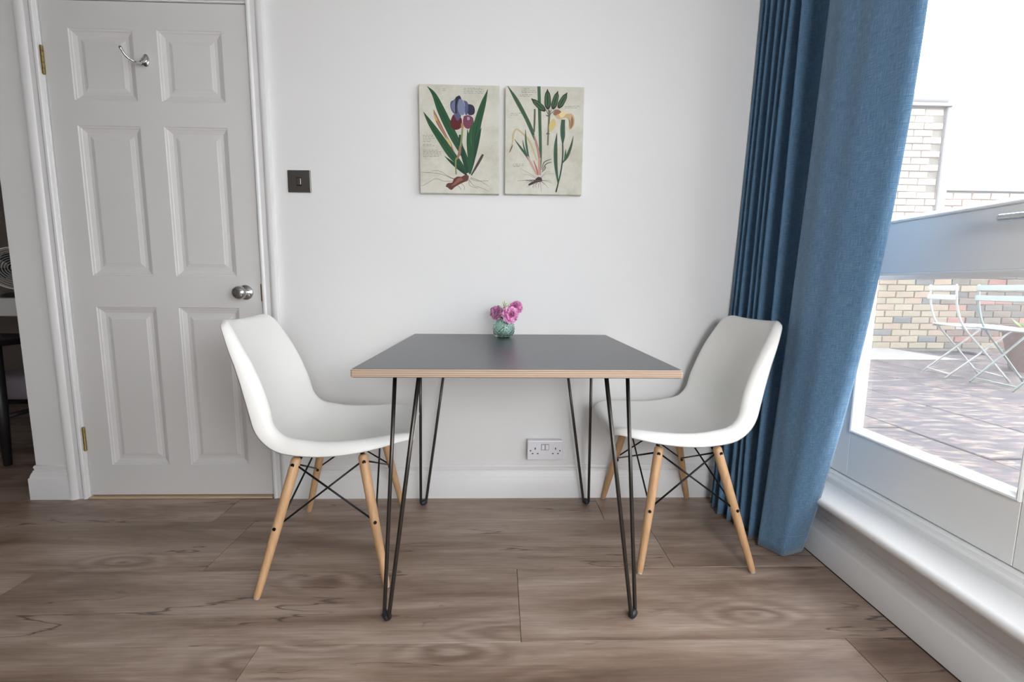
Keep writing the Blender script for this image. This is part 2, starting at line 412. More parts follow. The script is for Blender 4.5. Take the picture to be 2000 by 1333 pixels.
for i in (1, 3):
    for j in (1, 3, 5):
        x0, x1, z0, z1 = xs_[i]+.036, xs_[i+1]-.036, zs[j]+.036, zs[j+1]-.036
        bm = NB(); L2 = [(0, .0135), (0, .0115), (.012, .0085), (.014, .0075)]
        prev = None
        for ins, dep in L2:
            cur = [bm.verts.new((x, DF+dep, z)) for x, z in ((x0+ins, z0+ins), (x1-ins, z0+ins), (x1-ins, z1-ins), (x0+ins, z1-ins))]
            if prev:
                for k in range(4): bm.faces.new((prev[k], prev[(k+1) % 4], cur[(k+1) % 4], cur[k]))
            prev = cur
        bm.faces.new(prev)
        obj('door_panel', bm, door_m, door)
# knob: rose against the door, stem, ball
kx, kz = -1.045, .884
kb = NB(); mt = Matrix.Translation((kx, DF, kz)) @ Matrix.Rotation(PI/2, 4, 'X')
lathe(kb, [(0, 0), (.031, 0), (.031, .003), (.029, .006), (.022, .010), (.013, .014), (.011, .020), (.011, .026), (.016, .032), (.024, .038), (.0275, .046), (.0275, .052), (.025, .059), (.018, .064), (.010, .066), (.009, .0645), (0, .0645)], 36, mt)
tag(obj('door_knob', kb, chrome_m, door, auto=40), 'round chrome door knob')
# latch plate
tag(obj('latch_plate', Box(DX1-.004, DX1+.0035, DF-.0015, DF+.004, kz-.035, kz+.035), brass_m, door), 'brass latch plate')
# hinges
for z0 in (1.711, .211):
    hb = NB()
    for k in range(5):
        za = z0+k*.0205
        tube(hb, [(DX0-.0015, -.0035, za+.0006), (DX0-.0015, -.0035, za+.0199)], .0058, 12)
    box(hb, DX0-.014, DX0-.001, -.0045, -.001, z0, z0+.102)
    tube(hb, [(DX0-.0015, -.0035, z0-.002), (DX0-.0015, -.0035, z0+.104)], .0035, 8)
    tag(obj('door_hinge', hb, brass_m, door, auto=40), 'brass butt hinge')
# coat hook
hx, hz = -1.368, 1.770
hb = NB(); lathe(hb, [(0, 0), (.0135, 0), (.0135, .003), (.011, .006), (0, .0075)], 28, Matrix.Translation((hx, DF, hz)) @ Matrix.Diagonal((1, 1, 1.7, 1)) @ Matrix.Rotation(PI/2, 4, 'X'))
tube(hb, catmull([(hx, DF, hz+.006), (hx, DF-.012, hz+.001), (hx, DF-.022, hz-.012), (hx, DF-.030, hz-.022), (hx-.008, DF-.050, hz-.027), (hx-.022, DF-.068, hz-.016), (hx-.030, DF-.078, hz+.004)], 5), [.006]*10+[.0045]*21, 10)
tube(hb, [(hx, DF, hz+.012), (hx, DF-.026, hz-.02)], [.009, .007], 12)
lathe(hb, [(0, -.006), (.004, -.005), (.006, 0), (.004, .005), (0, .006)], 14, Matrix.Translation((hx-.031, DF-.079, hz+.007)))
tag(obj('coat_hook', hb, chrome_m, door, auto=45), 'chrome coat hook screwed to the top of the door')

# ------------------------------------------------------------------ switch and socket
sw = empty('light_switch', (-.803, 0, 1.327)); tag(sw, 'square brushed metal light switch on the white wall right of the door', 'switch')
obj('faceplate', Box(-.045, .045, -.009, 0, -.043, .043, .002, 2), nickel_m, sw)
rb = NB(); box(rb, -.008, .008, -.0125, -.008, -.014, .012, .0015, 1); obj('rocker', rb, nickel_m, sw)
obj('rocker_gap', Box(-.010, .010, -.0096, -.0085, -.018, .015), dark_m, sw)
so = empty('double_socket', (.196, 0, .222)); tag(so, 'white double power socket low on the wall under the table', 'socket')
obj('back_box', Box(-.074, .074, -.028, 0, -.0415, .0415, .003, 2), sock_m, so)
fp = obj('faceplate', Box(-.0755, .0755, -.036, -.028, -.043, .043, .003, 2), sock_m, so)
for cx in (-.042, .045):
    for dx_, dz_, w_, h_ in ((0, .008, .004, .009), (-.011, -.014, .0075, .004), (.011, -.014, .0075, .004)):
        obj('pin_slot', Box(cx+dx_-w_/2, cx+dx_+w_/2, -.0365, -.035, dz_-h_/2, dz_+h_/2), dark_m, so)
for sx_ in (-.062, .064): obj('screw', tube(NB(), [(sx_, -.0367, -.001), (sx_, -.035, -.001)], .003, 12), dark_m, so)
for sx_ in (-.0085, .0085):
    obj('socket_rocker', Box(sx_-.0065, sx_+.0065, -.040, -.035, .004, .026, .0012, 1), sock_m, so)
obj('rocker_shadow_gap', Box(-.017, .017, -.0364, -.0355, .001, .028), Mt('grey_gap', (.3, .3, .3), .6).m, so)

# ------------------------------------------------------------------ right side: sill, garden doors
sp_ = [(.0, .0)]
bm = NB()
prof = [(1.055, .212), (1.047, .216), (1.043, .224), (1.044, .232), (1.050, .238), (1.060, .241), (1.165, .243), (1.165, .200), (1.111, .200), (1.111, .212)]
sweep(bm, [(x, z) for x, z in prof], [((0, y, 0), (1, 0, 0), (0, 0, 1)) for y in (-.305, -1.80)])
sill = S(obj('trim_4', bm, gloss_m, auto=60))
bm = NB()
sweep(bm, [(x, z) for x, z in prof], [((0, y, 0), (1, 0, 0), (0, 0, 1)) for y in (-2.12, -3.48)])
S(obj('trim_5', bm, gloss_m, auto=60))

def garden_door(n, ya, yb, leaves):
    """ya nearer the back wall (greater y)"""
    root = empty('window_%d' % n); S(root)
    fb = NB()
    # threshold with step profile
    tp = [(1.163, .240), (1.163, .262), (1.166, .266), (1.172, .266), (1.175, .270), (1.176, .276), (1.180, .279), (1.26, .281), (1.30, .20), (1.17, .20)]
    sweep(fb, tp, [((0, y, 0), (1, 0, 0), (0, 0, 1)) for y in (ya, yb)])
    obj('threshold', fb, frame_m, root, auto=30)
    for nm, a, b in (('jamb', ya, ya-.04), ('jamb', yb+.04, yb)):
        obj(nm, Box(1.165, 1.238, min(a, b), max(a, b), .26, 2.3, .002, 1), frame_m, root)
    obj('head', Box(1.165, 1.238, yb, ya, 2.26, 2.3, .002, 1), frame_m, root)
    W = (ya-yb-.08)/leaves
    for k in range(leaves):
        a = ya-.04-k*W-.002; b = a-W+.004
        leaf = empty('door_leaf', (0, 0, 0), 0, root)
        sw_ = .098
        X0, X1 = 1.190, 1.232
        obj('stile', Box(X0, X1, a-sw_, a, .283, 2.255, .0015, 1), frame_m, leaf)
        obj('stile', Box(X0, X1, b, b+sw_, .283, 2.255, .0015, 1), frame_m, leaf)
        ia, ib = a-sw_-.0005, b+sw_+.0005
        obj('bottom_rail', Box(X0, X1, ib, ia, .283, .440, .0015, 1), frame_m, leaf)
        obj('middle_rail', Box(X0, X1, ib, ia, .968, 1.118, .0015, 1), frame_m, leaf)
        obj('top_rail', Box(X0, X1, ib, ia, 2.16, 2.255, .0015, 1), frame_m, leaf)
        for z0, z1 in ((.440, .968), (1.118, 2.16)):
            bd = NB()
            BP = [(.0, -.006), (.003, -.008), (.007, -.006), (.009, -.002), (.015, .004), (.018, .012), (.020, .022), (0, .022)]  # (inwards, x offset from face)
            cs = [((X0, ib, z0), (0, 1, 1)), ((X0, ia, z0), (0, -1, 1)), ((X0, ia, z1), (0, -1, -1)), ((X0, ib, z1), (0, 1, -1)), ((X0, ib, z0), (0, 1, 1))]
            sweep(bd, BP, [(o_, A_, (1, 0, 0)) for o_, A_ in cs])
            obj('glazing_bead', bd, frame_m, leaf, auto=30)
            g = obj('pane', Box(1.213, 1.217, ib+.004, ia-.004, z0+.004, z1-.004), glass_m, leaf)
            g.visible_shadow = True
        if k == 0:
            hb = NB(); yh = b+.052; zh = 1.055
            box(hb, X0-.008, X0, yh-.022, yh+.022, zh-.10, zh+.06, .003, 2)
            tube(hb, catmull([(X0, yh, zh+.02), (X0-.035, yh, zh+.02), (X0-.048, yh+.008, zh+.022), (X0-.05, yh+.03, zh+.024), (X0-.05, yh+.128, zh+.028)], 4), .0088, 12)
            tag(obj('door_handle', hb, chrome_m, leaf, auto=45), 'chrome lever handle')
    return root
garden_door(1, -.300, -1.78, 2)
garden_door(2, -2.15, -3.45, 2)

# ------------------------------------------------------------------ curtain
cur = empty('curtain', (0, 0, 0)); tag(cur, 'floor-length blue linen curtain gathered in folds beside the garden door', 'curtain')
yt = [-.018, -.046, -.085, -.128, -.176, -.213, -.272, -.420]; ym = [-.024, -.050, -.086, -.150, -.186, -.218, -.306, -.412]; yb_ = [-.085, -.125, -.178, -.225, -.262, -.292, -.345, -.392]
xb_ = [.905, .890, .887, .902, .912, .916, .921, .930]
def sect(z):
    a, b, c_ = 2.0, .95, 0.0
    w2 = (z-b)*(z-c_)/((a-b)*(a-c_)); w1 = (z-a)*(z-c_)/((b-a)*(b-c_)); w0 = (z-a)*(z-b)/((c_-a)*(c_-b))
    if z > 2.0: w2, w1, w0 = 1, 0, 0
    pts = []
    for i in range(8):
        x = 1.010*w2+.972*w1+xb_[i]*w0; y = yt[i]*w2+ym[i]*w1+yb_[i]*w0
        pts.append((x, y, z))
        if i < 7:
            y2 = yt[i+1]*w2+ym[i+1]*w1+yb_[i+1]*w0; g = min(abs(y2-y)*.42, .02)
            ins = min(.075, .035+abs(y2-y)*.55)
            pts.append((x+ins*.75, y-g*.15, z)); pts.append((x+ins, (y+y2)/2-.002, z)); pts.append((x+ins*.7, y2+.008, z))
    T = [(1.006, -.46), (.998, -.51), (1.010, -.56), (1.009, -.61), (1.024, -.655), (1.030, -.700), (1.048, -.712)]; Mi = [(.966, -.452), (.963, -.49), (.974, -.53), (.980, -.575), (1.000, -.620), (1.018, -.655), (1.040, -.662)]; Bo = [(.940, -.409), (.951, -.428), (.962, -.446), (.974, -.463), (.997, -.459), (1.022, -.452), (1.062, -.438)]
    for t, m_, b2 in zip(T, Mi, Bo): pts.append((t[0]*w2+m_[0]*w1+b2[0]*w0, t[1]*w2+m_[1]*w1+b2[1]*w0, z))
    return catmull(pts, 4)
bm = NB(); uvl = bm.loops.layers.uv.new('UVMap'); NZ = 64; rows_ = []
for j in range(NZ+1):
    z = .006+(2.42-.006)*j/NZ
    s_ = sect(z); rows_.append([bm.verts.new(v) for v in s_])
n_ = len(rows_[0]); mid = [v.co.copy() for v in rows_[NZ//2]]
us = [0]
for i in range(1, n_): us.append(us[-1]+(mid[i]-mid[i-1]).length)
for j in range(NZ):
    for i in range(n_-1):
        f = bm.faces.new((rows_[j][i], rows_[j][i+1], rows_[j+1][i+1], rows_[j+1][i]))
        for l, (ii, jj) in zip(f.loops, ((i, j), (i+1, j), (i+1, j+1), (i, j+1))): l[uvl].uv = (us[ii], rows_[jj][0].co.z)
cl = obj('fabric', bm, curtain_m, cur, smooth=True)
md = cl.modifiers.new('thickness', 'SOLIDIFY'); md.thickness = .0022; md.offset = 0
# hem stitching line along the lowest fold
hs = []
for v in sect(.088)[-17:-2]: hs.append((v[0]-.0022, v[1]-.0022, .088))
obj('hem_stitch', tube(NB(), hs, .0011, 6), Mt('stitch_thread', lin((120, 150, 175)), .8).m, cur)
S(obj('trim_6', Box(1.005, 1.045, -1.9, -.02, 2.42, 2.5), gloss_m))

# ------------------------------------------------------------------ table
TX0, TX1, TY0, TY1, TZ = -.3547, .4444, -.824, -.024, .7206
tb = empty('dining_table', ((TX0+TX1)/2, (TY0+TY1)/2, 0)); ox, oy = tb.location.x, tb.location.y
tag(tb, 'square dining table with black top, plywood edge and thin steel hairpin legs', 'table')
bm = NB()
def rr_loop(x0, x1, y0, y1, r, z, n=5):
    out = []
    for cx, cy_, a0 in ((x1-r, y1-r, 0), (x0+r, y1-r, 90), (x0+r, y0+r, 180), (x1-r, y0+r, 270)):
        for k in range(n+1):
            a = math.radians(a0+90*k/n); out.append(bm.verts.new((cx+r*math.cos(a), cy_+r*math.sin(a), z)))
    return out
def stack(levels):
    prev = None; first = None
    for ins, z in levels:
        L = rr_loop(TX0-ox+ins, TX1-ox-ins, TY0-oy+ins, TY1-oy-ins, .006, z)
        if prev:
            n = len(L)
            for k in range(n): bm.faces.new((prev[k], prev[(k+1) % n], L[(k+1) % n], L[k]))
        else: first = L
        prev = L
    bm.faces.new(first[::-1]); bm.faces.new(prev)
stack([(.002, TZ-.0205), (0, TZ-.018), (0, TZ-.0035), (.003, TZ-.0008)])
top = obj('tabletop', bm, ply_m, tb)
bm = NB(); stack([(.0034, TZ-.0009), (.0034, TZ-.0002), (.0038, TZ)])
tag(obj('laminate_surface', bm, lam_m, top), 'black laminate surface')
bm = NB(); stack([(.004, TZ-.0212), (.004, TZ-.0204)]); obj('laminate_underside', bm, lam_m, top)
for (fx, fy, sx_, sy2) in ((-.308, -.731, 1, 1), (.377, -.733, -1, 1), (-.317, -.078, 1, -1), (.370, -.075, -1, -1)):
    zt_ = TZ-.0212
    A = Vector((fx+sx_*.020, fy+sy2*.083, zt_)); B = Vector((fx+sx_*.104, fy-sy2*.018, zt_))
    if sy2 < 0: A = Vector((fx+sx_*.010, fy-.075, zt_)); B = Vector((fx+sx_*.108, fy+.012, zt_))
    foot = Vector((fx, fy, .0062))
    dAB = (B-A).normalized(); r_ = .0135
    Ab = foot-dAB*r_+Vector((0, 0, r_)); Bb = foot+dAB*r_+Vector((0, 0, r_))
    # straight rods, tangent bend at the foot
    pts = [A, A.lerp(Ab, .5), A.lerp(Ab, .93)]+[foot+Vector((0, 0, r_))-dAB*r_*math.cos(t)-Vector((0, 0, r_))*math.sin(t) for t in [k*PI/8 for k in range(9)]]+[Bb.lerp(B, .07), Bb.lerp(B, .5), B]
    pts = [p_-Vector((ox, oy, 0)) for p_ in pts]
    lg = obj('hairpin_leg', tube(NB(), pts, .0056, 12), raw_m, tb, smooth=True)
    bm = NB(); cxy = (A+B)/2
    a1, a2 = Vector((min(A.x, B.x)-.012, min(A.y, B.y)-.012, 0)), Vector((max(A.x, B.x)+.012, max(A.y, B.y)+.012, 0))
    obj('mounting_plate', Box(a1.x-ox, a2.x-ox, a1.y-oy, a2.y-oy, zt_-.003, zt_-.0001, .001, 1), steel_m, lg)
    bm = NB(); tube(bm, [Vector((fx-ox, fy-oy, .0115))+dAB*t_ for t_ in (-.014, -.010, 0, .010, .014)], [.007, .0105, .0115, .0105, .007], 14)
    tag(obj('rubber_foot', bm, rub_m, lg, smooth=True), 'black rubber foot cap')

# ------------------------------------------------------------------ shell chair (faces local +x)
def make_chair(name):
    root = empty(name)
    cl_ = [(.264, .424), (.257, .4350), (.240, .4390), (.20, .4310), (.14, .4170), (.07, .4070), (0, .4030), (-.06, .4070), (-.116, .4190), (-.160, .4460), (-.192, .4880), (-.210, .5420), (-.223, .6040), (-.234, .6660), (-.246, .7230), (-.256, .7700), (-.264, .7930), (-.272, .8035), (-.281, .8060), (-.288, .8020)]
    hw = [.150, .165, .185, .207, .222, .230, .2325, .2325, .2320, .2300, .2260, .2200, .2140, .2090, .2030, .1930, .1810, .1650, .1430, .112]
    hh = [.004, .008, .016, .027, .038, .045, .051, .056, .058, .063, .068, .074, .068, .055, .038, .022, .014, .008, .004, .002]
    P3 = catmull([(a, b, 0) for a, b in cl_], 3); H = catmull([(a, b, 0) for a, b in zip(hw, hh)], 3)
    n = len(P3); NT = 45
    bm = NB(); G = []
    for i in range(n):
        t_ = (P3[min(i+1, n-1)]-P3[max(i-1, 0)]).normalized()
        nrm = Vector((-t_.y, t_.x, 0))
        if nrm.y < 0 and i < n*.45: nrm = -nrm
        if i >= n*.45 and nrm.x < 0 and i < n*.9: nrm = -nrm
        G.append([P3[i], nrm])
    # consistent normals: tangent runs front -> back/up; sitter side is to the right of travel
    for i in range(n):
        t_ = (P3[min(i+1, n-1)]-P3[max(i-1, 0)]).normalized(); G[i][1] = Vector((t_.y, -t_.x, 0))
    if G[n//3][1].y < 0:
        for g in G: g[1] = -g[1]
    rows = []
    for i in range(n):
        p0, nr = G[i]; w_, h_ = H[i][0], H[i][1]; row_ = []
        for k in range(NT):
            t = -1+2*k/(NT-1); a = abs(t)
            s = math.sin(min(a/.93, 1)*PI/2*.98) if a < 1 else 1
            yy = w_*(1-(1-a)**1.0)*(1 if t >= 0 else -1)
            # cross profile: gentle dish, rising to crest at .9, flange rolls down outside
            if a < .91: off = h_*(a/.91)**2.4
            else:
                q = (a-.91)/.09; off = h_-(.009+.66*h_)*q**1.5
            yy = w_*a**.98*(1 if t >= 0 else -1)
            if a > .9: yy = w_*(.9+.1*math.sin((a-.9)/.1*PI/2))*(1 if t >= 0 else -1)
            row_.append(bm.verts.new((p0.x+nr.x*off, yy, p0.y+nr.y*off)))
        rows.append(row_)
    for i in range(n-1):
        for k in range(NT-1): bm.faces.new((rows[i][k], rows[i][k+1], rows[i+1][k+1], rows[i+1][k]))
    sh = obj('seat_shell', bm, shell_m, root, smooth=True)
    md = sh.modifiers.new('thickness', 'SOLIDIFY'); md.thickness = .005; md.offset = 0
    sb = sh.modifiers.new('smooth', 'SUBSURF'); sb.levels = 1; sb.render_levels = 1
    tops = {}; mids = {}; lows = {}
    for sx_ in (1, -1):
        for sy2 in (1, -1):
            foot = Vector((sx_*.186+.0, sy2*.258, .0)); tp_ = Vector((sx_*.096+.016, sy2*.178, .396))
            d = (tp_-foot); tops[sx_, sy2] = foot+d*.955; mids[sx_, sy2] = foot+d*.50
            bm = NB(); tube(bm, [foot+d*t for t in (.005, .02, .10, .5, .9, .985, 1)], [.0085, .0100, .0112, .0140, .0150, .0145, .010], 18)
            lg = obj('leg', bm, beech_m, root, smooth=True)
            tag(obj('glide', tube(NB(), [foot+Vector((0, 0, .0005)), foot+d*.014], [.0088, .0092], 14), cap_m, lg), 'clear plastic glide')
            outd = Vector((sx_*.25, sy2, 0)).normalized()
            for q, rr_ in ((tops[sx_, sy2], .0058), (mids[sx_, sy2], .0052)):
                obj('bolt', tube(NB(), [q-outd*.020, q+outd*(.0158)], rr_, 12), steel_m, lg, auto=40)
    for sx_ in (1, -1):
        for sy2 in (1, -1):
            q = tops[sx_, sy2]; iny = Vector((0, -sy2*.018, -.004))
            bm = tube(NB(), [q+Vector((-sx_*.004, -sy2*.010, 0)), q+Vector((-sx_*.008, -sy2*.028, .010)), q+Vector((-sx_*.010, -sy2*.034, .034))], .0065, 8)
            obj('shell_bracket', bm, steel_m, root)
    def wire(a, b): 
        obj('wire_brace', tube(NB(), [a, b], .0030, 8), steel_m, root, smooth=True)
    for (a, b) in (((1, 1), (-1, 1)), ((1, -1), (-1, -1)), ((1, 1), (1, -1)), ((-1, 1), (-1, -1))):
        for (u_, v_) in ((a, b), (b, a)):
            dd = (mids[v_]-tops[u_]).normalized(); s_ = .0035 if (u_, v_) == (a, b) else -.0035
            off = Vector((0, s_, 0)) if a[1] == b[1] else Vector((s_, 0, 0))
            wire(tops[u_]+dd*.012+off, mids[v_]-dd*.010+off)
    return root
ch = make_chair('shell_chair')
ch.location = (-.557, -.365, 0); ch.rotation_euler = (0, 0, math.radians(7))
tag(ch, 'white moulded plastic chair with wooden dowel legs, left of the table by the panelled door', 'chair', 'moulded shell chairs at the table')
ch2 = copy_tree(ch); ch2.location = (.641, -.285, 0); ch2.rotation_euler = (0, 0, PI)
tag(ch2, 'white moulded plastic chair with wooden dowel legs, right of the table by the blue curtain', 'chair', 'moulded shell chairs at the table')

# ------------------------------------------------------------------ canvas prints
def canvas(name, x0, x1, z0, z1, corners, label):
    root = empty(name, (x0, 0, z0)); tag(root, label, 'picture', 'botanical canvas prints')
    W, H = x1-x0, z1-z0
    p = Mt(name+'_ground', lin((206, 204, 190)), .8); v = p.coord()
    n = p.noise(v, 9, 5, .7); f = p.noise(v, 900, 1)
    p.col(p.mix(p.math('MULTIPLY', f, .25), p.ramp(n, [(.3, lin((190, 188, 170))), (.55, lin((212, 210, 198))), (.75, lin((220, 219, 210)))]), lin((178, 176, 160)))); p.bump(f, .25, .0005)
    obj('stretched_canvas', Box(0, W, -.030, -.001, 0, H, .0015, 2), p.m, root)
    TL, TR, BR, BL = [Vector(c_) for c_ in corners]
    def uv_(x, y):
        P_ = Vector((x, y)); s = t = .5
        for _ in range(8):
            Q = TL*(1-s)*(1-t)+TR*s*(1-t)+BR*s*t+BL*(1-s)*t
            ds = (TR-TL)*(1-t)+(BR-BL)*t; dt = (BL-TL)*(1-s)+(BR-TR)*s; e_ = P_-Q
            D_ = ds.x*dt.y-ds.y*dt.x; s += (e_.x*dt.y-e_.y*dt.x)/D_; t += (ds.x*e_.y-ds.y*e_.x)/D_
        return s*W, (1-t)*H
    layer = [0]
    inks = {}
    def ink(c_):
        if c_ not in inks: inks[c_] = Mt('ink', lin(c_), .75).m
        return inks[c_]
    groups = {}
    def grp(part, c_):
        k = (part, c_)
        if k not in groups: groups[k] = NB()
        return groups[k]
    def Y_():
        layer[0] += 1; return -.0302-layer[0]*.000012
    def blob(part, c_, pts, smooth=True):
        bm = grp(part, c_); y = Y_()
        q = [uv_(*a) for a in pts]
        if smooth:
            loop = catmull([(a, b, 0) for a, b in (q+[q[0]])], 4)[:-1]; q = [(v.x, v.y) for v in loop]
        vs = [bm.verts.new((a, y, b)) for a, b in q]; f_ = bm.faces.new(vs)
        bmesh.ops.triangulate(bm, faces=[f_])
    def ribbon(part, c_, pts, ws):
        bm = grp(part, c_); y = Y_(); sc_ = W/900
        ws = [ws[min(len(ws)-1, round(i*(len(ws)-1)/max(1, len(pts)-1)))] for i in range(len(pts))] if len(ws) != len(pts) else ws
        q = catmull([(*uv_(*a), 0) for a in pts], 5); wv_ = catmull([(w_, 0, 0) for w_ in ws], 5)
        L, R_ = [], []
        for i in range(len(q)):
            t = (q[min(i+1, len(q)-1)]-q[max(i-1, 0)]).normalized(); nn_ = Vector((-t.y, t.x, 0))*max(wv_[i].x, .3)*sc_/2
            L.append(bm.verts.new((q[i].x+nn_.x, y, q[i].y+nn_.y))); R_.append(bm.verts.new((q[i].x-nn_.x, y, q[i].y-nn_.y)))
        for i in range(len(q)-1): bm.faces.new((L[i], R_[i], R_[i+1], L[i+1]))
    def leaf(c_, pts, ws, vein=None, part='printed_leaves'):
        ribbon(part, c_, pts, ws)
        if vein: ribbon(part, vein, pts, [w_*.12 for w_ in ws])
    def script(x, y, w_, n, part='printed_handwriting'):
        for k in range(n):
            L_ = w_*random.uniform(.75, 1); xx = x
            while xx < x+L_:
                l_ = random.uniform(14, 40); ribbon(part, (112, 108, 98), [(xx, y+k*17), (xx+l_/2, y+k*17+random.uniform(-2, 2)), (xx+l_, y+k*17)], [2.6, 4, 2.2]); xx += l_+7
    def fin():
        for (part, c_), bm in groups.items():
            o = tag(obj(part, bm, ink(c_), root), kind='stuff')
    return root, blob, ribbon, leaf, script, fin

G1, G2, G3 = (38, 82, 52), (30, 64, 48), (72, 108, 74)
root, blob, ribbon, leaf, script, fin = canvas('iris_print', -.3195, -.0065, 1.285, 1.693, [(100, 72), (985, 98), (962, 1270), (118, 1262)], 'botanical canvas print of a purple iris with dark green leaves on the wall')
random.seed(3)
for pts in ([(600, 1070), (470, 1100), (330, 1020), (230, 1018)], [(480, 1110), (330, 1050), (170, 1035), (125, 1034)], [(470, 1130), (370, 1130), (280, 1105), (160, 1175), (122, 1182)], [(640, 1110), (690, 1180), (760, 1200), (850, 1240)], [(650, 1100), (720, 1125), (850, 1125)], [(640, 1120), (650, 1180), (740, 1210)], [(560, 1160), (590, 1190), (588, 1228)], [(520, 1180), (545, 1205), (555, 1228)], [(660, 1090), (740, 1120), (800, 1150), (860, 1190)]):
    ribbon('printed_roots', (104, 92, 82), pts, [5, 4, 3.5, 2.5][:len(pts)])
leaf(G1, [(195, 98), (270, 190), (350, 370), (470, 620), (590, 850), (645, 1030)], [4, 48, 88, 90, 66, 26], G2)
leaf(G1, [(152, 372), (230, 500), (330, 650), (450, 830), (560, 960), (610, 1050)], [4, 55, 78, 86, 52, 20], G2)
leaf(G1, [(856, 136), (800, 300), (740, 500), (700, 700), (672, 900), (650, 1050)], [4, 62, 84, 92, 70, 24], G2)
leaf(G2, [(780, 545), (745, 660), (700, 830), (655, 1040)], [3, 38, 50, 20])
leaf(G1, [(700, 465), (668, 600), (668, 800), (655, 1040)], [3, 52, 66, 22], G3)
leaf(G1, [(628, 560), (640, 700), (655, 880), (650, 1045)], [3, 46, 54, 20])
leaf(G2, [(380, 855), (470, 935), (560, 1010), (620, 1065)], [4, 34, 36, 18])
leaf((70, 62, 60), [(795, 835), (770, 880), (720, 970), (665, 1065)], [22, 30, 26, 14])
leaf(G2, [(545, 620), (560, 760), (600, 930), (625, 1040)], [22, 44, 44, 22])
leaf((150, 104, 88), [(262, 345), (285, 420), (320, 500), (380, 610), (440, 720), (480, 800)], [3, 34, 42, 30, 22, 8], (205, 170, 120), 'printed_bud')
leaf((196, 168, 110), [(265, 400), (290, 450), (300, 470)], [8, 26, 8], None, 'printed_bud')
leaf((204, 182, 120), [(400, 650), (425, 700), (450, 750)], [6, 24, 6], None, 'printed_bud')
ribbon('printed_stem', (128, 142, 96), [(575, 540), (560, 700), (530, 850), (500, 900), (502, 1055)], [20, 22, 20, 16, 18])
leaf((146, 112, 92), [(548, 740), (540, 820), (512, 890)], [20, 32, 14], None, 'printed_stem')
blob('printed_rhizome', (100, 58, 52), [(640, 1070), (600, 1060), (560, 1080), (515, 1080), (478, 1105), (460, 1145), (410, 1155), (392, 1190), (410, 1200), (450, 1228), (490, 1195), (540, 1165), (590, 1140), (630, 1120)])
blob('printed_rhizome', (140, 92, 78), [(560, 1090), (520, 1100), (490, 1140), (450, 1180), (490, 1172), (540, 1135), (575, 1115)])
blob('printed_flower', (92, 28, 36), [(470, 410), (500, 395), (540, 415), (570, 460), (560, 540), (510, 568), (465, 550), (442, 490)])
blob('printed_flower', (116, 62, 84), [(590, 420), (640, 410), (690, 440), (688, 490), (650, 555), (600, 540), (580, 480)])
blob('printed_flower', (164, 146, 168), [(625, 430), (650, 430), (655, 455), (630, 465)])
blob('printed_flower', (78, 84, 118), [(480, 250), (520, 210), (560, 220), (570, 300), (560, 380), (520, 405), (470, 380), (445, 320), (450, 265)])
blob('printed_flower', (104, 112, 142), [(480, 260), (505, 250), (512, 320), (500, 380), (465, 350), (455, 300)])
blob('printed_flower', (38, 38, 56), [(505, 215), (545, 200), (560, 230), (535, 240), (512, 320), (515, 390), (498, 380), (496, 300)])
blob('printed_flower', (120, 128, 156), [(540, 240), (580, 250), (605, 320), (600, 390), (570, 410), (535, 380), (525, 310)])
blob('printed_flower', (46, 46, 68), [(640, 290), (690, 305), (712, 350), (700, 400), (650, 410), (625, 370), (625, 320)])
blob('printed_flower', (86, 92, 126), [(590, 250), (630, 270), (640, 330), (630, 400), (605, 400), (608, 320)])
blob('printed_flower', (92, 88, 124), [(480, 400), (520, 390), (560, 410), (545, 450), (520, 470), (500, 440)])
blob('printed_flower', (170, 132, 92), [(560, 500), (578, 490), (590, 540), (575, 560), (560, 540)])
script(590, 125, 240, 4); script(360, 128, 30, 2); script(145, 625, 110, 5); script(145, 725, 120, 2); script(148, 790, 200, 5)
fin()
root, blob, ribbon, leaf, script, fin = canvas('seedpod_print', .0165, .3250, 1.286, 1.694, [(75, 85), (935, 115), (880, 1290), (45, 1260)], 'botanical canvas print of green seed pods and a yellow iris on the wall')
g1, g2 = (66, 94, 74), (46, 72, 58)
ribbon('printed_leaves', g1, [(438, 100), (440, 400), (442, 700), (440, 870), (430, 1050)], [36, 36, 34, 30, 16])
leaf(g1, [(100, 92), (190, 240), (290, 430), (350, 570), (385, 680)], [6, 44, 44, 42, 16], g2)
leaf((96, 96, 84), [(388, 340), (384, 450), (376, 590)], [20, 22, 20])
leaf((168, 128, 112), [(375, 620), (400, 720), (425, 850), (432, 1060)], [14, 26, 28, 20], (190, 160, 150), 'printed_stems')
leaf((188, 176, 134), [(105, 800), (140, 690), (150, 610), (185, 555), (250, 600), (330, 700), (400, 900)], [6, 14, 22, 16, 20, 24, 8], None, 'printed_leaves')
leaf((110, 96, 80), [(104, 805), (130, 750), (142, 720)], [8, 14, 4])
leaf(g1, [(160, 660), (230, 760), (300, 860), (350, 960)], [4, 24, 26, 10], g2)
leaf(g1, [(283, 560), (285, 680), (300, 800), (320, 890)], [4, 22, 22, 8]); leaf(g1, [(250, 670), (265, 760), (300, 860)], [4, 18, 12])
leaf((190, 150, 136), [(300, 850), (350, 960), (400, 1060)], [16, 26, 18], (208, 176, 164), 'printed_stems')
leaf((164, 110, 110), [(365, 900), (395, 990), (410, 1060)], [8, 20, 12], None, 'printed_stems'); leaf((186, 150, 134), [(430, 870), (424, 960), (420, 1060)], [30, 26, 18], None, 'printed_stems')
for pts in ([(450, 1000), (480, 920), (560, 885)], [(455, 1010), (500, 940), (562, 918)], [(450, 1030), (490, 985), (480, 950)]): ribbon('printed_leaves', (110, 116, 106), pts, [8, 14, 8])
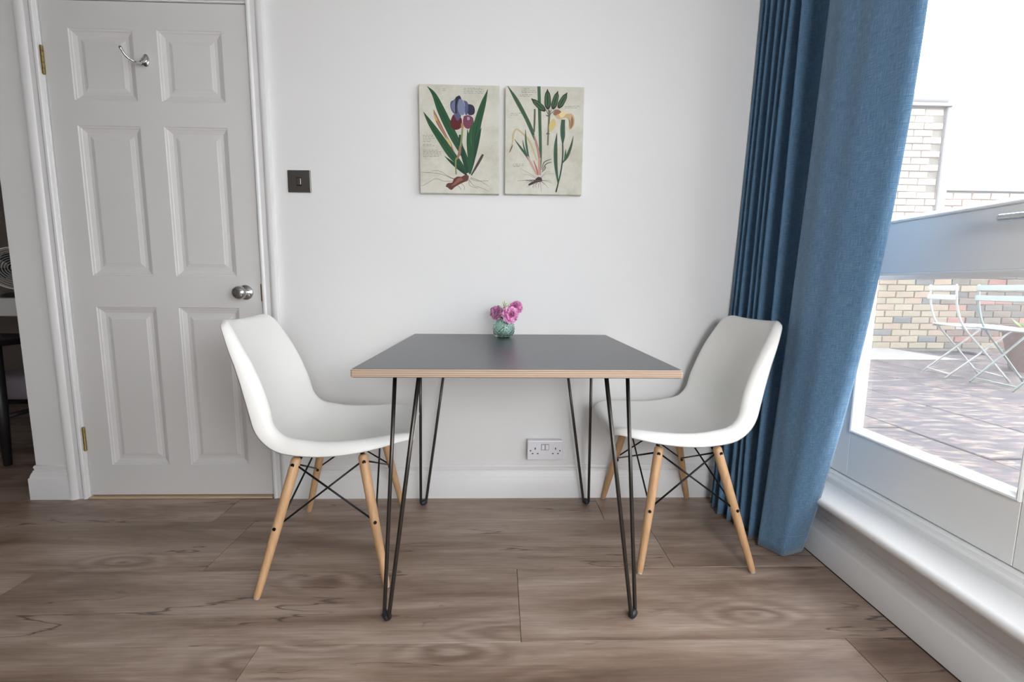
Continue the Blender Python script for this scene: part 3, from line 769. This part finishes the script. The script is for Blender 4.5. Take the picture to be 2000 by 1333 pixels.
blob('printed_roots', (66, 50, 52), [(410, 1080), (445, 1090), (450, 1130), (400, 1140), (350, 1160), (310, 1175), (305, 1155), (350, 1135), (385, 1100)])
for k in range(26):
    a = random.uniform(PI*.05, PI*1.05); r_ = random.uniform(80, 190); sx0 = random.uniform(330, 440)
    ribbon('printed_roots', (96, 82, 80), [(sx0, 1120), (sx0+math.cos(a)*r_*.5, 1110+abs(math.sin(a))*r_*.35*1.0), (sx0+math.cos(a)*r_*.9, min(1255, 1110+abs(math.sin(a))*r_*.8))], [4, 3, 2])
for pts in ([(400, 1090), (300, 1030), (215, 985)], [(390, 1100), (320, 1060), (250, 1050)], [(440, 1090), (500, 1050), (590, 1048)], [(440, 1085), (500, 1030), (560, 1030)]): ribbon('printed_roots', (128, 118, 112), pts, [4, 3, 2])
def pod(cx, cy_, L, w_, a):
    a = math.radians(a); d = (math.sin(a), -math.cos(a))
    P_ = lambda t: (cx+d[0]*L*t, cy_+d[1]*L*t)
    ribbon('printed_seed_pods', (44, 42, 38), [P_(-.5), P_(-.3), P_(0), P_(.3), P_(.45), P_(.56)], [22, w_*1.08, w_*1.14, w_*.9, 22, 8])
    ribbon('printed_seed_pods', (70, 100, 74), [P_(-.42), P_(-.25), P_(0), P_(.25), P_(.4)], [10, w_*.8, w_*.86, w_*.7, 8])
    ribbon('printed_seed_pods', (38, 62, 46), [P_(-.42), P_(0), P_(.4)], [4, w_*.22, 4])
pod(530, 245, 205, 64, 0); pod(612, 255, 190, 58, 17); pod(692, 258, 180, 58, 31); pod(432, 300, 190, 56, -48)
ribbon('printed_stems', (110, 106, 88), [(540, 350), (545, 400), (532, 560), (522, 735)], [18, 24, 18, 18])
for a in ((-30, 0), (30, 0), (75, -15)): ribbon('printed_stems', (110, 106, 88), [(540, 410), (540+a[0]*.6, 375), (540+a[0], 350)], [9, 8, 7])
ribbon('printed_stems', (100, 96, 84), [(508, 612), (525, 606), (545, 612)], [10, 20, 8]); ribbon('printed_stems', (100, 96, 84), [(510, 412), (538, 416), (560, 400)], [8, 16, 6])
blob('printed_flower', (206, 186, 124), [(600, 450), (615, 500), (590, 560), (550, 588), (536, 560), (545, 500), (575, 455)])
blob('printed_flower', (150, 106, 84), [(585, 390), (620, 352), (660, 360), (690, 400), (650, 412), (600, 412)])
blob('printed_flower', (198, 170, 128), [(600, 420), (660, 395), (720, 400), (790, 400), (818, 450), (812, 520), (770, 568), (755, 520), (765, 470), (720, 440), (650, 455)])
blob('printed_flower', (146, 112, 90), [(790, 420), (808, 470), (798, 530), (770, 560), (772, 500), (780, 460)])
blob('printed_flower', (222, 206, 160), [(650, 400), (700, 360), (730, 390), (700, 430), (670, 440)])
leaf(g1, [(695, 460), (688, 560), (688, 640), (685, 720)], [44, 54, 50, 14], g2); ribbon('printed_stems', g2, [(685, 700), (682, 860), (660, 1020), (620, 1180), (600, 1255)], [14, 16, 16, 16, 18])
leaf(g1, [(625, 605), (608, 750), (606, 950), (625, 1150)], [4, 40, 40, 14], g2); leaf(g1, [(803, 640), (775, 750), (730, 860), (680, 930)], [4, 26, 34, 12], g2); leaf(g1, [(716, 780), (712, 840), (700, 890)], [3, 20, 10])
script(275, 125, 80, 1); script(245, 145, 160, 2); script(228, 188, 110, 2); script(125, 385, 110, 2); script(715, 320, 150, 2); script(135, 935, 155, 2); script(145, 962, 40, 1)
fin()

# ------------------------------------------------------------------ vase and flowers
vx, vy = .015, -.150
p = Mt('teal_bubble_glass', (.74, .95, .89), .03, Transmission_Weight=.95, IOR=1.45); vg = p.m
vs = empty('glass_vase', (vx, vy, TZ)); tag(vs, 'small round sea-green glass vase with bubbled surface at the back of the table', 'vase')
def hob(r, z, th):
    if r < .02 or z < .006: return r
    ph = (round(z/.0085) % 2)*PI/14
    return r+.0034*max(0, math.cos(14*(th+ph)))**1.5*abs(math.cos(PI*z/.0085))
prof = [(0, .0), (.022, 0), (.030, .004), (.036, .010)]
for k in range(22):
    z = .010+k*.0024; a = (z-.034)/.034; prof.append((.0405*math.sqrt(max(.1, 1-a*a*.55)), z))
prof += [(.0300, .0645), (.0265, .0680), (.0265, .0700), (.0235, .0700), (.0235, .0670), (.033, .058), (.036, .040), (.034, .018), (.026, .008), (0, .007)]
obj('body', lathe(NB(), prof, 84, None, hob), vg, vs, smooth=True)
def petal_mat(name, a, b):
    p = Mt(name, a, .6, Subsurface_Weight=.0); g = p.noise(p.coord(), 60, 3); p.col(p.ramp(g, [(.35, a), (.65, b)])); return p.m
pk = petal_mat('pink_petal', lin((234, 136, 202)), lin((252, 204, 236))); pk2 = petal_mat('pale_pink_petal', lin((190, 120, 165)), lin((228, 172, 208)))
grn = petal_mat('stem_green', lin((78, 84, 48)), lin((120, 124, 70))); bud = petal_mat('bud_cream_green', lin((190, 200, 130)), lin((232, 232, 190)))
def blossom(bm, ctr, ax, R, seed, npet=150):
    rnd = random.Random(seed); rm = rotm(ax).to_3x3()
    for k in range(npet):
        f = (k+.5)/npet; cz = 1-1.55*f; sz = math.sqrt(max(0, 1-cz*cz)); th = k*2.39996
        d = Vector((sz*math.cos(th), sz*math.sin(th), cz))
        tt = d.cross(Vector((rnd.uniform(-1, 1), rnd.uniform(-1, 1), rnd.uniform(-1, 1)))).normalized()
        if rnd.random() < .35: tt = (d.cross(Vector((0, 0, 1))) if abs(d.z) < .97 else Vector((1, 0, 0))).normalized()
        b = d.cross(tt); L = R*rnd.uniform(.82, 1.06); w_ = R*rnd.uniform(.17, .34); bend = rnd.uniform(-.25, .25)*R; ph = rnd.uniform(0, 6)
        G_ = []
        for i in range(5):
            s_ = .15+.85*i/4
            for j in range(5):
                u_ = j/4*2-1; ww = w_*math.sin(s_*PI*.58)
                ru = (.055*R*math.sin(u_*7+ph)*(s_**3))
                v_ = d*(L*s_*(1-.16*u_*u_*s_)+(.05*R*math.sin(u_*11+ph) if i == 4 else 0))+tt*(u_*ww)+b*(bend*s_*s_+ru+.25*ww*u_*u_)
                G_.append(bm.verts.new(ctr+rm @ v_))
        for i in range(4):
            for j in range(4): bm.faces.new((G_[i*5+j], G_[i*5+j+1], G_[(i+1)*5+j+1], G_[(i+1)*5+j]))
FL = [('pink_blossom', (-.0255, -.006, .0965), (-.75, -.35, .55), .0285, pk2, 'mauve-pink ruffled blossom drooping over the left of the glass vase'),
      ('pink_blossom', (.0235, -.026, .0905), (.25, -.85, .35), .0330, pk, 'large bright pink ruffled blossom facing forward in the vase'),
      ('pink_blossom', (.0480, .006, .1180), (.65, -.35, .7), .0270, pk, 'pink ruffled blossom highest on the right of the vase')]
for i, (nm, c_, ax, R, m_, lb) in enumerate(FL):
    r_ = empty(nm, (vx, vy, TZ)); tag(r_, lb, 'flower', 'flowers in the glass vase')
    bm = NB(); blossom(bm, Vector(c_), ax, R, 11+i); obj('petals', bm, m_, r_, smooth=True)
    base_ = Vector(c_)-Vector(ax).normalized()*R*.35
    obj('stem', tube(NB(), catmull([base_, (c_[0]*.5, c_[1]*.5, .072), (c_[0]*.1, -c_[1]*.3, .045), (-c_[0]*.4, -c_[1]*.3, .012)], 5), .0016, 6), grn, r_, smooth=True)
    bm = NB(); rnd = random.Random(5+i)
    for k in range(5):
        a = k*1.256+i; d = Vector((math.cos(a), math.sin(a), .1)); q = base_
        pts = [q, q+d*.010+Vector((0, 0, .001)), q+d*.019-Vector((0, 0, .004))]
        tube(bm, pts, [.001, .0035, .0006], 5)
    obj('sepals', bm, grn, r_)
sp2 = empty('bud_sprig', (vx, vy, TZ)); tag(sp2, 'sprig of small cream-green buds rising between the pink blossoms', 'flower', 'flowers in the glass vase')
bm = NB(); bb2 = NB(); rnd = random.Random(2)
tips = [(-.004, -.004, .136), (.003, -.003, .141), (.008, -.005, .133), (.002, -.008, .128), (-.016, -.006, .124), (-.010, -.010, .118), (.012, -.010, .122), (.008, -.014, .114), (.020, -.004, .128), (-.003, -.012, .112), (.010, -.008, .108), (-.012, 0, .112)]
tube(bm, catmull([(.002, 0, .02), (.001, -.002, .07), (.001, -.004, .118)], 6), .0013, 6)
for t in tips:
    tube(bm, catmull([(.001, -.003, .085+rnd.random()*.02), ((t[0]+.001)/2, (t[1]-.003)/2, t[2]-.012), t], 4), .0007, 5)
    lathe(bb2, [(0, -.0035), (.0022, -.0022), (.0033, 0), (.0026, .0022), (0, .0042)], 9, Matrix.Translation(t) @ rotm((rnd.uniform(-.6, .6), rnd.uniform(-.6, .6), 1)))
obj('stem', bm, grn, sp2, smooth=True); obj('buds', bb2, bud, sp2, smooth=True)
bm = NB()
for k in range(9):
    a = k*.7+.3; d = Vector((math.cos(a), math.sin(a), .9)); q = Vector((0, -.002, .066)); e_ = q+d*.022
    sd = Vector((-math.sin(a), math.cos(a), 0))*.005; m1_ = q.lerp(e_, .5)
    v4 = [bm.verts.new(x) for x in (q, m1_+sd+Vector((0, 0, .003)), e_, m1_-sd+Vector((0, 0, .003)))]; bm.faces.new(v4)
obj('leaves', bm, grn, sp2)

# ------------------------------------------------------------------ hall: counter, stool, fan, cushion
ct = empty('breakfast_counter', (-3.6, .9, 0)); tag(ct, 'white breakfast counter in the dim area beyond the wall end', 'counter')
obj('worktop', Box(-1.2, 1.25, -.30, .30, .735, .832, .004, 2), counter_m, ct)
obj('end_panel', Box(-1.18, -1.14, -.28, .28, 0, .735), counter_m, ct); obj('end_panel', Box(1.2, 1.24, -.28, .28, 0, .735), counter_m, ct)
st = empty('counter_stool', (-2.66, .52, 0)); tag(st, 'black wooden stool standing in front of the white counter', 'stool')
obj('seat', Box(-.19, .19, -.17, .17, .600, .634, .012, 3), black_wood_m, st)
feet = {}
for a in (1, -1):
    for b in (1, -1):
        t_ = Vector((a*.15, b*.13, .605)); f_ = Vector((a*.195, b*.175, .004)); feet[a, b] = (t_, f_)
        obj('leg', tube(NB(), [f_, f_.lerp(t_, .5), t_], [.016, .025, .028], 14), black_wood_m, st, smooth=True)
for (a, b) in (((1, -1), (-1, -1)), ((1, 1), (-1, 1)), ((1, 1), (1, -1)), ((-1, 1), (-1, -1))):
    obj('rung', tube(NB(), [feet[a][1].lerp(feet[a][0], .40), feet[b][1].lerp(feet[b][0], .40)], .013, 10), black_wood_m, st, smooth=True)
fn = empty('desk_fan', (-2.78, .80, .832)); tag(fn, 'small desk fan with a round wire grille on the white counter', 'fan')
fc = Vector((0, 0, .165)); bm = NB()
fd = Vector((.62, -.78, 0)); sd = Vector((.78, .62, 0)); upv = Vector((0, 0, 1))
def ring(c_, r_, n=40): return [c_+sd*math.cos(2*PI*k/n)*r_+upv*math.sin(2*PI*k/n)*r_ for k in range(n)]
for k in range(9):
    r_ = .016+k*.0118; tube(bm, ring(fc+fd*(.045-.028*(k/8)**2), r_), .0012, 5, True)
tube(bm, ring(fc+fd*.010, .118), .0045, 8, True)
for k in range(9): tube(bm, ring(fc+fd*(-.035+.030*(k/8)**2), .016+k*.0118, 30), .0012, 5, True)
obj('wire_grille', bm, wire_m, fn, smooth=True)
bm = NB(); lathe(bm, [(0, -.075), (.030, -.070), (.038, -.03), (.030, .0), (0, .005)], 20, Matrix.Translation(fc) @ rotm(fd)); obj('motor_housing', bm, rub_m, fn, smooth=True)
bm = NB()
for k in range(4):
    a = k*PI/2; e1 = sd*math.cos(a)+upv*math.sin(a); e2 = sd*math.cos(a+.9)+upv*math.sin(a+.9)
    v4 = [bm.verts.new(fc+fd*z_+q) for z_, q in ((.008, e1*.018), (.018, e1*.088), (.004, (e1+e2).normalized()*.094), (-.004, e2*.080), (0, e2*.018))]; bm.faces.new(v4)
obj('blades', bm, rub_m, fn)
bm = NB(); lathe(bm, [(0, 0), (.075, 0), (.075, .010), (.055, .022), (.016, .030), (.013, .11), (0, .12)], 24); obj('base', bm, rub_m, fn, auto=40)
cu = empty('floor_cushion', (-3.70, 1.72, 0)); tag(cu, 'pale lilac cushion lying on the floor behind the black stool', 'cushion')
obj('cover', Box(-.32, .32, -.2, .2, .002, .21, .07, 5), cush_m, cu, smooth=True)

# ------------------------------------------------------------------ terrace outside
TZ0 = .17
tf = S(obj('floor_terrace', Box(1.25, 12, -5, 9, -.1, TZ0-.03), joint_m))
slab_b = Box(-.296, .296, -.445, .445, -.03, 0, .004, 1); sme = bpy.data.meshes.new('paving_slab'); slab_b.to_mesh(sme); slab_b.free(); sme.materials.append(slab_m)
for i in range(0, 10):
    for j in range(-3, 5):
        x = 1.59+.30+i*.6; y = .44+.45+j*.9-(.45 if i % 2 else 0)
        if y+.45 > 3.65: continue
        o = bpy.data.objects.new('paving_slab', sme); C.objects.link(o); o.parent = tf
        o.location = (x, y, TZ0+random.uniform(-.002, .002)); o.rotation_euler = (random.uniform(-.004, .004), random.uniform(-.004, .004), 0)
S(obj('trim_7', Box(2.6, 4.95, 2.75, 3.66, TZ0, TZ0+.012, .004, 1), render_m))
# brick boundary wall: low run plus tall chimney-like part
BL, BH, BD = .238, .0815, .11
bw = empty('brick_wall', (5.2, 3.7, 0)); S(bw)
bm = NB()
box(bm, 3.0-5.2, 9.0-5.2, .012, .22, TZ0-.1, 2.14); box(bm, 3.0-5.2, 5.42-5.2, .012, .40, 2.14, 3.12)
obj('mortar_core', bm, mortar_m, bw)
me_b = {}
for nm, m_ in (('y', brick_y), ('g', brick_g), ('d', brick_d), ('r', brick_r), ('p', brick_p), ('q', brick_q)):
    for v_ in range(2):
        b_ = Box(-BL/2+.006, BL/2-.006, 0, .06, -BH/2+.005, BH/2-.005, .005, 1)
        for q in b_.verts: q.co += Vector([random.uniform(-.003, .003) for _ in range(3)])
        me_ = bpy.data.meshes.new('brick'); b_.to_mesh(me_); b_.free(); me_.materials.append(m_); me_b[nm, v_] = me_
rest = {}
cnt = 0
greys = {(2, 4.78), (3, 5.10), (1, 4.85)}
rb_ = random.Random(4)
for r in range(0, 36):
    z = TZ0+BH*(r+.5)
    for k in range(-1, 26):
        x = 3.0+(k+(.5 if r % 2 else 0))*BL
        lim = 8.8
        if z > 2.10: lim = 5.40
        if z > 3.08 or x > lim-.1 or x < 3.1: continue
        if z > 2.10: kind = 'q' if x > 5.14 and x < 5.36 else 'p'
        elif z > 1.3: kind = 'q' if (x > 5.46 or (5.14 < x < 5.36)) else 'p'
        else:
            if x < 5.62: kind = 'g' if rb_.random() < .10 else 'y'  # paler bricks left, darker right: glare on the glass put into brick colour
            else: kind = 'd' if rb_.random() < .8 else ('r' if rb_.random() < .5 else 'y')
        pxok = 4.35 < x < 6.75 and (z < 1.12 or (z > 1.75 and x < 6.6))
        if pxok and cnt < 292:
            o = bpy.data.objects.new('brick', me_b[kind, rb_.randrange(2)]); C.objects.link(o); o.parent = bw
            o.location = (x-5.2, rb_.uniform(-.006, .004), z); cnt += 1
        else:
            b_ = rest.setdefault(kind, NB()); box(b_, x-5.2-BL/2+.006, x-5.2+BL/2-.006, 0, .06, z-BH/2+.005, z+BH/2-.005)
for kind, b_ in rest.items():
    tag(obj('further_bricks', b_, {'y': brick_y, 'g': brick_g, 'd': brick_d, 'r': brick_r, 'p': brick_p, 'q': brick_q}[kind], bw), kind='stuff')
# coping with rounded end, frame down its right side
bm = NB()
box(bm, -2.2, .24, -.05, .45, 3.12, 3.155); box(bm, -2.2, .235, -.035, .43, 3.155, 3.30, .06, 4)
obj('coping', bm, render_m, bw, auto=40)
obj('coping_strip', Box(.235, 3.8, -.02, .25, 2.14, 2.175, .01, 2), render_m, bw)
obj('edge_pier', Box(.19, .30, -.03, .42, TZ0+.9, 3.12, .01, 1), render_m, bw)

# folding bistro chairs and table, terracotta pot
def bistro(name, loc, rz, m_, label):
    r = empty(name, loc, rz); tag(r, label, 'chair', 'folding garden chairs on the terrace')
    W2 = .20
    def bar(nm, pts, rr_=.008): return obj(nm, tube(NB(), pts, rr_, 8), m_, r, smooth=True)
    for s in (1, -1):
        bar('back_post', catmull([(-.21, s*W2, .80), (-.19, s*W2, .62), (-.13, s*W2, .45), (.03, s*W2, .24), (.21, s*W2, .006)], 4))
        bar('leg', [(.20, s*(W2-.02), .44), (.02, s*(W2-.02), .24), (-.20, s*(W2-.02), .006)])
    bar('stretcher', [(-.17, W2-.02, .04), (-.17, -W2+.02, .04)], .006); bar('stretcher', [(.18, W2, .045), (.18, -W2, .045)], .006)
    for z0 in (.77, .69):
        obj('back_slat', Box(-.222, -.208, -W2-.01, W2+.01, z0-.022, z0+.022, .004, 1), m_, r)
    for k in range(6):
        x = -.14+k*.066; obj('seat_slat', Box(x-.027, x+.027, -W2+.005, W2-.005, .444, .456, .004, 1), m_, r)
    for s in (1, -1): obj('seat_rail', Box(-.17, .225, s*(W2-.012)-.006, s*(W2-.012)+.006, .428, .444), m_, r)
    return r
bistro('folding_chair', (4.05, 1.87, TZ0), math.radians(-21), bistro_w, 'white folding metal chair on the terrace, the farther of the two')
bistro('folding_chair', (4.03, 1.42, TZ0), math.radians(-9), bistro_m, 'mint green folding metal chair on the terrace beside the white one')
pt = empty('plant_pot', (5.02, 2.12, TZ0)); tag(pt, 'terracotta plant pot on the terrace behind the garden chairs', 'pot')
bm = NB(); lathe(bm, [(0, 0), (.17, 0), (.25, .36), (.27, .36), (.275, .42), (.25, .42), (.235, .37), (0, .36)], 28); obj('pot_body', bm, terra_m, pt, auto=40)
bm = NB(); rnd = random.Random(9)
for k in range(60):
    a = rnd.uniform(0, 6.28); r_ = rnd.uniform(0, .17); h_ = rnd.uniform(.05, .22)
    q = Vector((r_*math.cos(a), r_*math.sin(a), .37)); e_ = q+Vector((rnd.uniform(-.1, .1), rnd.uniform(-.1, .1), h_)); sd_ = Vector((-math.sin(a), math.cos(a), 0))*.016
    bm.faces.new([bm.verts.new(x) for x in (q, q.lerp(e_, .6)+sd_, e_, q.lerp(e_, .6)-sd_)])
tag(obj('foliage', bm, Mt('outdoor_leaf', (.10, .16, .04), .7).m, pt), kind='stuff')
